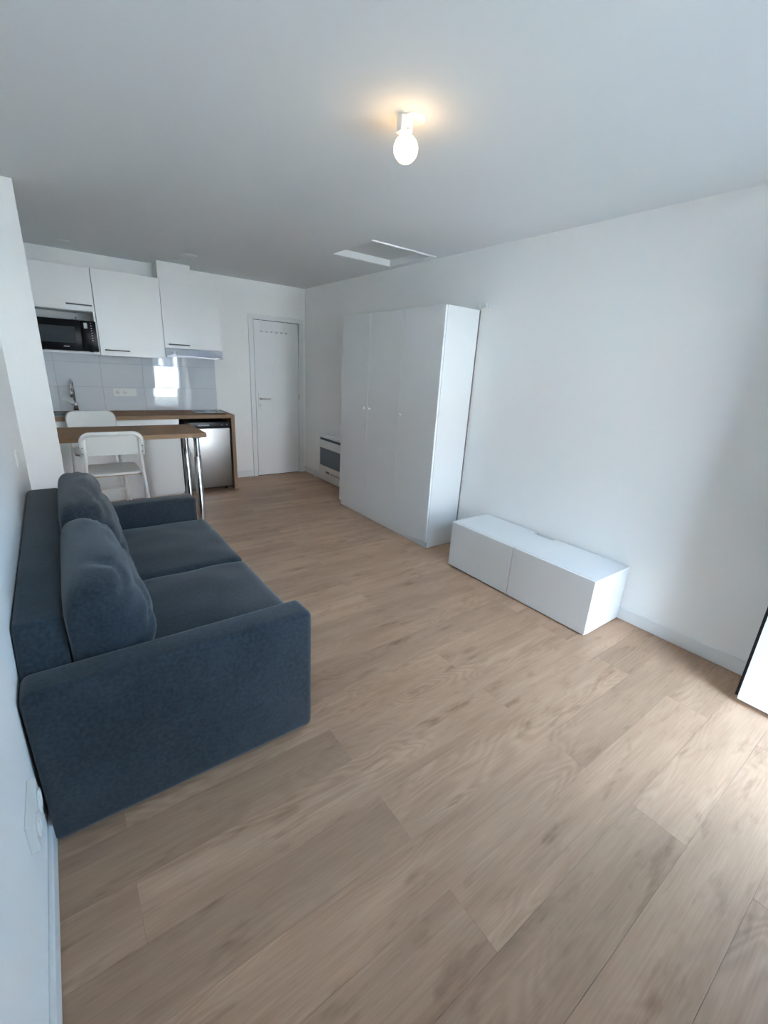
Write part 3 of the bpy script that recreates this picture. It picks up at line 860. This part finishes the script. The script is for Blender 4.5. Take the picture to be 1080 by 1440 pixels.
uc = thing('wall_cabinet', 'shorter white wall cabinet with one door above the cooker hood', 'cabinet', (-1.53, 5.6, 1.60), 'white wall cabinets')
B('body', (-1.822, ud, 1.598), (-1.2285, YB - .010, 2.268), 'kitchen', uc)
d_ = B('door', (-1.8245, UF, 1.598), (-1.2285, ud - .001, 2.268), 'kitchen', uc, 0.0012)
handle(-1.790, -1.578, 1.635, d_)
# cooker hood
ho = thing('cooker_hood', 'slim silver cooker hood below the shorter wall cabinet', 'cooker hood', (-1.52, 5.6, 1.51))
obj('body', prism_bm([(UF - .012, 1.530), (UF + .002, 1.594), (YB - .012, 1.594), (YB - .012, 1.530)], 'X', -1.824, -1.222), 'hood', ho)
B('visor', (-1.824, UF - .020, 1.512), (-1.222, YB - .03, 1.530), 'hood', ho, 0.003)
B('front_trim', (-1.824, UF - .022, 1.510), (-1.222, UF - .016, 1.518), 'handle', ho)
t = lathe_bm([(.009, 0), (.009, -.004), (0, -.004)], (-1.735, UF - .006, 1.555), 'Y', 14)
box_bm((-1.765, UF - .0085, 1.5535), (-1.705, UF - .004, 1.5565), bm=t)
obj('switch', t, 'handle', ho)
B('filter', (-1.80, UF + .02, 1.506), (-1.25, YB - .06, 1.512), 'steel', ho)

# duct casing above the wall cabinets
dc = thing('duct_casing', 'white boxed duct between the wall cabinets and the ceiling', 'duct', (-1.65, 5.62, 2.27))
B('casing_front', (-1.805, 5.520, 2.269), (-1.500, 5.532, H + .0), 'wall', dc)
B('casing_side', (-1.500, 5.520, 2.269), (-1.488, YB, H), 'wall', dc)
B('casing_side', (-1.817, 5.520, 2.269), (-1.805, YB, H), 'wall', dc)

# microwave
mx0, mx1, mz0, mz1, myf = -2.935, -2.438, 1.5085, 1.792, 5.382
mw = thing('microwave', 'black countertop microwave with smoked window in the cabinet niche', 'microwave', (-2.69, 5.55, 1.508))
B('casing', (mx0 + .006, myf + .030, mz0 + .012), (mx1 - .004, 5.735, mz1), 'mwside', mw, 0.005, 2, True)
dm = B('door', (mx0, myf, mz0 + .006), (-2.565, myf + .030, mz1), 'blackgloss', mw, 0.004, 2, True)
B('window', (-2.905, myf - .0012, 1.583), (-2.612, myf + .002, 1.730), 'mwglass', dm)
B('logo', (-2.72, myf - .0010, 1.548), (-2.676, myf + .002, 1.554), 'print', dm)
cp = B('control_panel', (-2.563, myf, mz0 + .006), (mx1, myf + .030, mz1), 'blackgloss', mw, 0.004, 2, True)
B('display', (-2.537, myf - .001, 1.722), (-2.508, myf + .002, 1.772), 'display', cp)
for k in range(8):
    B('button_mark', (-2.482, myf - .001, 1.770 - k * .0225), (-2.474, myf + .002, 1.776 - k * .0225), 'print', cp)
for x in (mx0 + .05, mx1 - .05):
    for y in (myf + .07, 5.69):
        obj('foot', lathe_bm([(.012, -.0005), (.012, .014)], (x, y, mz0), 'Z', 10), 'black', mw)
# small clear wrap lying on the microwave
wr = thing('plastic_wrap', 'small crumpled clear plastic bag lying on top of the microwave', 'plastic bag', (-2.58, 5.50, mz1))
bm = bmesh.new()
g = {}
for i in range(13):
    for j in range(9):
        x = -2.66 + .16 * i / 12; y = 5.44 + .11 * j / 8
        e = max(0, (1 - abs(i / 6 - 1) ** 3) * (1 - abs(j / 4 - 1) ** 3))
        g[i, j] = bm.verts.new((x, y, mz1 + .0015 + .010 * e + .008 * e * noise.noise(Vector((x * 40, y * 40, 2)))))
for i in range(12):
    for j in range(8): bm.faces.new((g[i, j], g[i + 1, j], g[i + 1, j + 1], g[i, j + 1]))
M['wrap'] = plain('clear_plastic', (0.45, 0.46, 0.46), 0.12, 0.3)
obj('bag', bm, 'wrap', wr, True)
obj('knot', lathe_bm([(0, 0), (.007, .004), (.005, .012), (.011, .020), (0, .022)], (-2.585, 5.50, mz1 + .010), 'Z', 8), 'wrap', wr, True)

# ================================================================== BAR TABLE
bt = thing('bar_table', 'oak-look bar table on two chrome legs fixed beside the wall pier', 'table', (-2.45, 4.23, 0))
BX0, BX1, BY0, BY1, BZT = XL + .001, -1.852, 3.935, 4.515, 0.902
B('table_top', (BX0, BY0, BZT - .036), (BX1, BY1, BZT), 'counter', bt, 0.001)
B('front_edge', (BX0, BY0 - .0012, BZT - .0355), (BX1, BY0 + .0005, BZT - .0006), 'edge', bt)
B('wall_cleat', (BX0, BY0 + .05, BZT - .075), (BX0 + .03, BY1 - .05, BZT - .036), 'counter', bt)
for (x, y) in ((-1.925, 4.00), (-1.925, 4.41)):
    lg = obj('leg', lathe_bm([(0, 0.012), (.030, .012), (.030, .690), (.0275, .694), (0, .694)], (x, y, 0), 'Z', 24), 'chrome', bt, 'auto')
    obj('upper_tube', lathe_bm([(0, .68), (.0245, .68), (.0245, BZT - .036), (0, BZT - .036)], (x, y, 0), 'Z', 24), 'chrome', lg, 'auto')
    obj('foot', lathe_bm([(0, 0), (.034, 0), (.034, .010), (.030, .014), (0, .014)], (x, y, 0), 'Z', 24), 'handle', lg, 'auto')
    obj('mounting_plate', lathe_bm([(0, BZT - .044), (.045, BZT - .044), (.048, BZT - .036), (0, BZT - .036)], (x, y, 0), 'Z', 24), 'handle', lg, 'auto')

# ================================================================== FOLDING BAR CHAIRS
def make_chair():
    t_ = thing('folding_bar_chair', '', 'chair', (0, 0, 0), 'white folding bar chairs')
    hw = 0.176
    # uprights: rear leg, bent at the seat, up into the back panel
    def up(s, z):
        if z >= 0.62: y = -0.205 - (z - 0.62) * 0.19
        else: y = -0.205 - (0.62 - z) * 0.13
        x = s * (hw + max(0.0, (0.84 - z)) * 0.055)
        return (x, y, z)
    for s in (-1, 1):
        obj('rear_leg', tube_bm([up(s, z) for z in (0.012, 0.2, 0.4, 0.58, 0.62, 0.66, 0.78, 0.92)], 0.0115, 12), 'chair', t_, True)
        obj('foot', tube_bm([up(s, 0.0), up(s, 0.03)], 0.014, 12), 'plastic', t_, True)
        fl = [(s * (hw + .010), -0.185, 0.632), (s * (hw + .020), -0.155, 0.58), (s * (hw + .042), 0.165, 0.012)]
        obj('front_leg', tube_bm(fl, 0.0105, 12), 'chair', t_, True)
        obj('foot', tube_bm([(s * (hw + .0425), .172, 0), (s * (hw + .041), .156, .03)], 0.0135, 12), 'plastic', t_, True)
        B('seat_bracket', (s * hw - .004, -0.20, 0.600), (s * hw + .004, 0.10, 0.622), 'chair', t_)
    def cross(z, front):
        if front:
            k = (0.58 - z) / (0.58 - 0.012); y = -0.155 + k * 0.32; x = hw + .020 + k * .022
        else: _, y, _ = up(1, z); x = up(1, z)[0]
        return tube_bm([(-x, y, z), (x, y, z)], 0.009, 10)
    obj('footrest', cross(0.24, True), 'chair', t_, True)
    obj('rear_stretcher', cross(0.17, False), 'chair', t_, True)
    # seat: thin curved shell with rounded corners
    def seat(z0, z1, gr):
        pr = roundrect(-0.178 - gr, 0.178 + gr, -0.185 - gr, 0.195 + gr, 0.055, 6)
        return prism_bm(pr, 'Z', z0, z1)
    st_ = obj('seat', seat(0.624, 0.640, 0.0), 'chair', t_)
    obj('seat_edge', seat(0.617, 0.625, 0.001), 'ply', t_, label='bare wooden edge under the white seat')
    # back panel: shell curved around the sitter, rounded top corners, rolled rim
    W2, z0, z1, R_ = 0.196, 0.792, 0.958, 0.062
    def py(x, z): return -0.205 - (z - 0.62) * 0.19 - 0.020 * (1 - (x / W2) ** 2) + 0.018
    prof = roundrect(-W2, W2, z0, z1, R_, 8, (0, 0, 1, 1))
    bm = bmesh.new()
    nx, nz_ = 20, 12
    def zrange(x):
        ax = abs(x)
        if ax <= W2 - R_: return z0, z1
        return z0, z1 - R_ + math.sqrt(max(0, R_ ** 2 - (ax - (W2 - R_)) ** 2))
    gf, gb = {}, {}
    for i in range(nx + 1):
        a = -1 + 2 * i / nx
        x = W2 * math.copysign(1 - (1 - abs(a)) ** 1.5, a)
        za, zb = zrange(x)
        for j in range(nz_ + 1):
            z = za + (zb - za) * j / nz_
            gf[i, j] = bm.verts.new((x, py(x, z) + .006, z)); gb[i, j] = bm.verts.new((x, py(x, z) - .006, z))
    for i in range(nx):
        for j in range(nz_):
            bm.faces.new((gf[i, j], gf[i, j + 1], gf[i + 1, j + 1], gf[i + 1, j]))
            bm.faces.new((gb[i, j], gb[i + 1, j], gb[i + 1, j + 1], gb[i, j + 1]))
    for i in range(nx):
        for j in (0, nz_):
            bm.faces.new((gf[i, j], gf[i + 1, j], gb[i + 1, j], gb[i, j]))
    for j in range(nz_):
        for i in (0, nx):
            bm.faces.new((gf[i, j], gb[i, j], gb[i, j + 1], gf[i, j + 1]))
    bmesh.ops.remove_doubles(bm, verts=bm.verts, dist=1e-5)
    bk = obj('backrest', bm, 'chair', t_, 'auto')
    # rolled rim standing off the rear face
    rim = []
    for (x, z) in [(-W2 + .004, z0 - .004)] + [(x, z) for x, z in roundrect(-W2 + .004, W2 - .004, z0, z1 - .004, R_, 8, (0, 0, 1, 1))][2:][::-1] + [(W2 - .004, z0 - .004)]:
        rim.append((x, py(x, z) - .016, z))
    obj('rim', tube_bm(rim, 0.0165, 10), 'chair', bk, True)
    for s in (-1, 1):
        for z in (0.815, 0.858):
            x = s * (W2 - .006)
            obj('rivet', lathe_bm([(.0045, 0), (.0045, -.003), (0, -.004)], (x, py(x, z) - .0325, z), 'Y', 10), 'handle', bk, True)
    return t_
ch = make_chair()
def copy_tree(o, parent=None):
    c = o.copy(); C.objects.link(c); c.parent = parent
    for k in list(o.children): copy_tree(k, c)
    return c
ch2 = copy_tree(ch)
ch.location = (-2.570, 4.005, 0)
ch['label'] = 'white folding bar chair on the sofa side of the bar, its back turned outwards'
ch2.location = (-2.605, 4.895, 0); ch2.rotation_euler = (0, 0, PI)
ch2['label'] = 'white folding bar chair between the bar and the kitchen units'

# ================================================================== WALL FITTINGS ON THE LEFT
ws = thing('wall_socket', 'white surface-mounted double socket low on the left wall by the sofa arm', 'socket', (XL, 1.18, .31))
pb = B('back_box', (XL, 1.100, .312), (XL + .020, 1.262, .402), 'plastic', ws, 0.003)
for y in (1.142, 1.220):
    s_ = obj('socket', lathe_bm([(.031, 0), (.031, .006), (.026, .006), (.024, .001), (0, .001)], (XL + .020, y, .357), 'X', 20), 'plastic', ws, True)
    for q in (-.0095, .0095):
        obj('contact_hole', lathe_bm([(.0032, 0), (.0032, .002), (0, .002)], (XL + .0205, y + q, .357), 'X', 8), 'black', s_)
sw = thing('light_switch', 'white light switch on the left wall beside the pier', 'switch', (XL, 3.05, .90))
B('plate', (XL, 3.010, .900), (XL + .006, 3.092, .982), 'plastic', sw, 0.0015)
B('rocker', (XL + .0055, 3.022, .912), (XL + .0085, 3.080, .970), 'plastic', sw, 0.002)
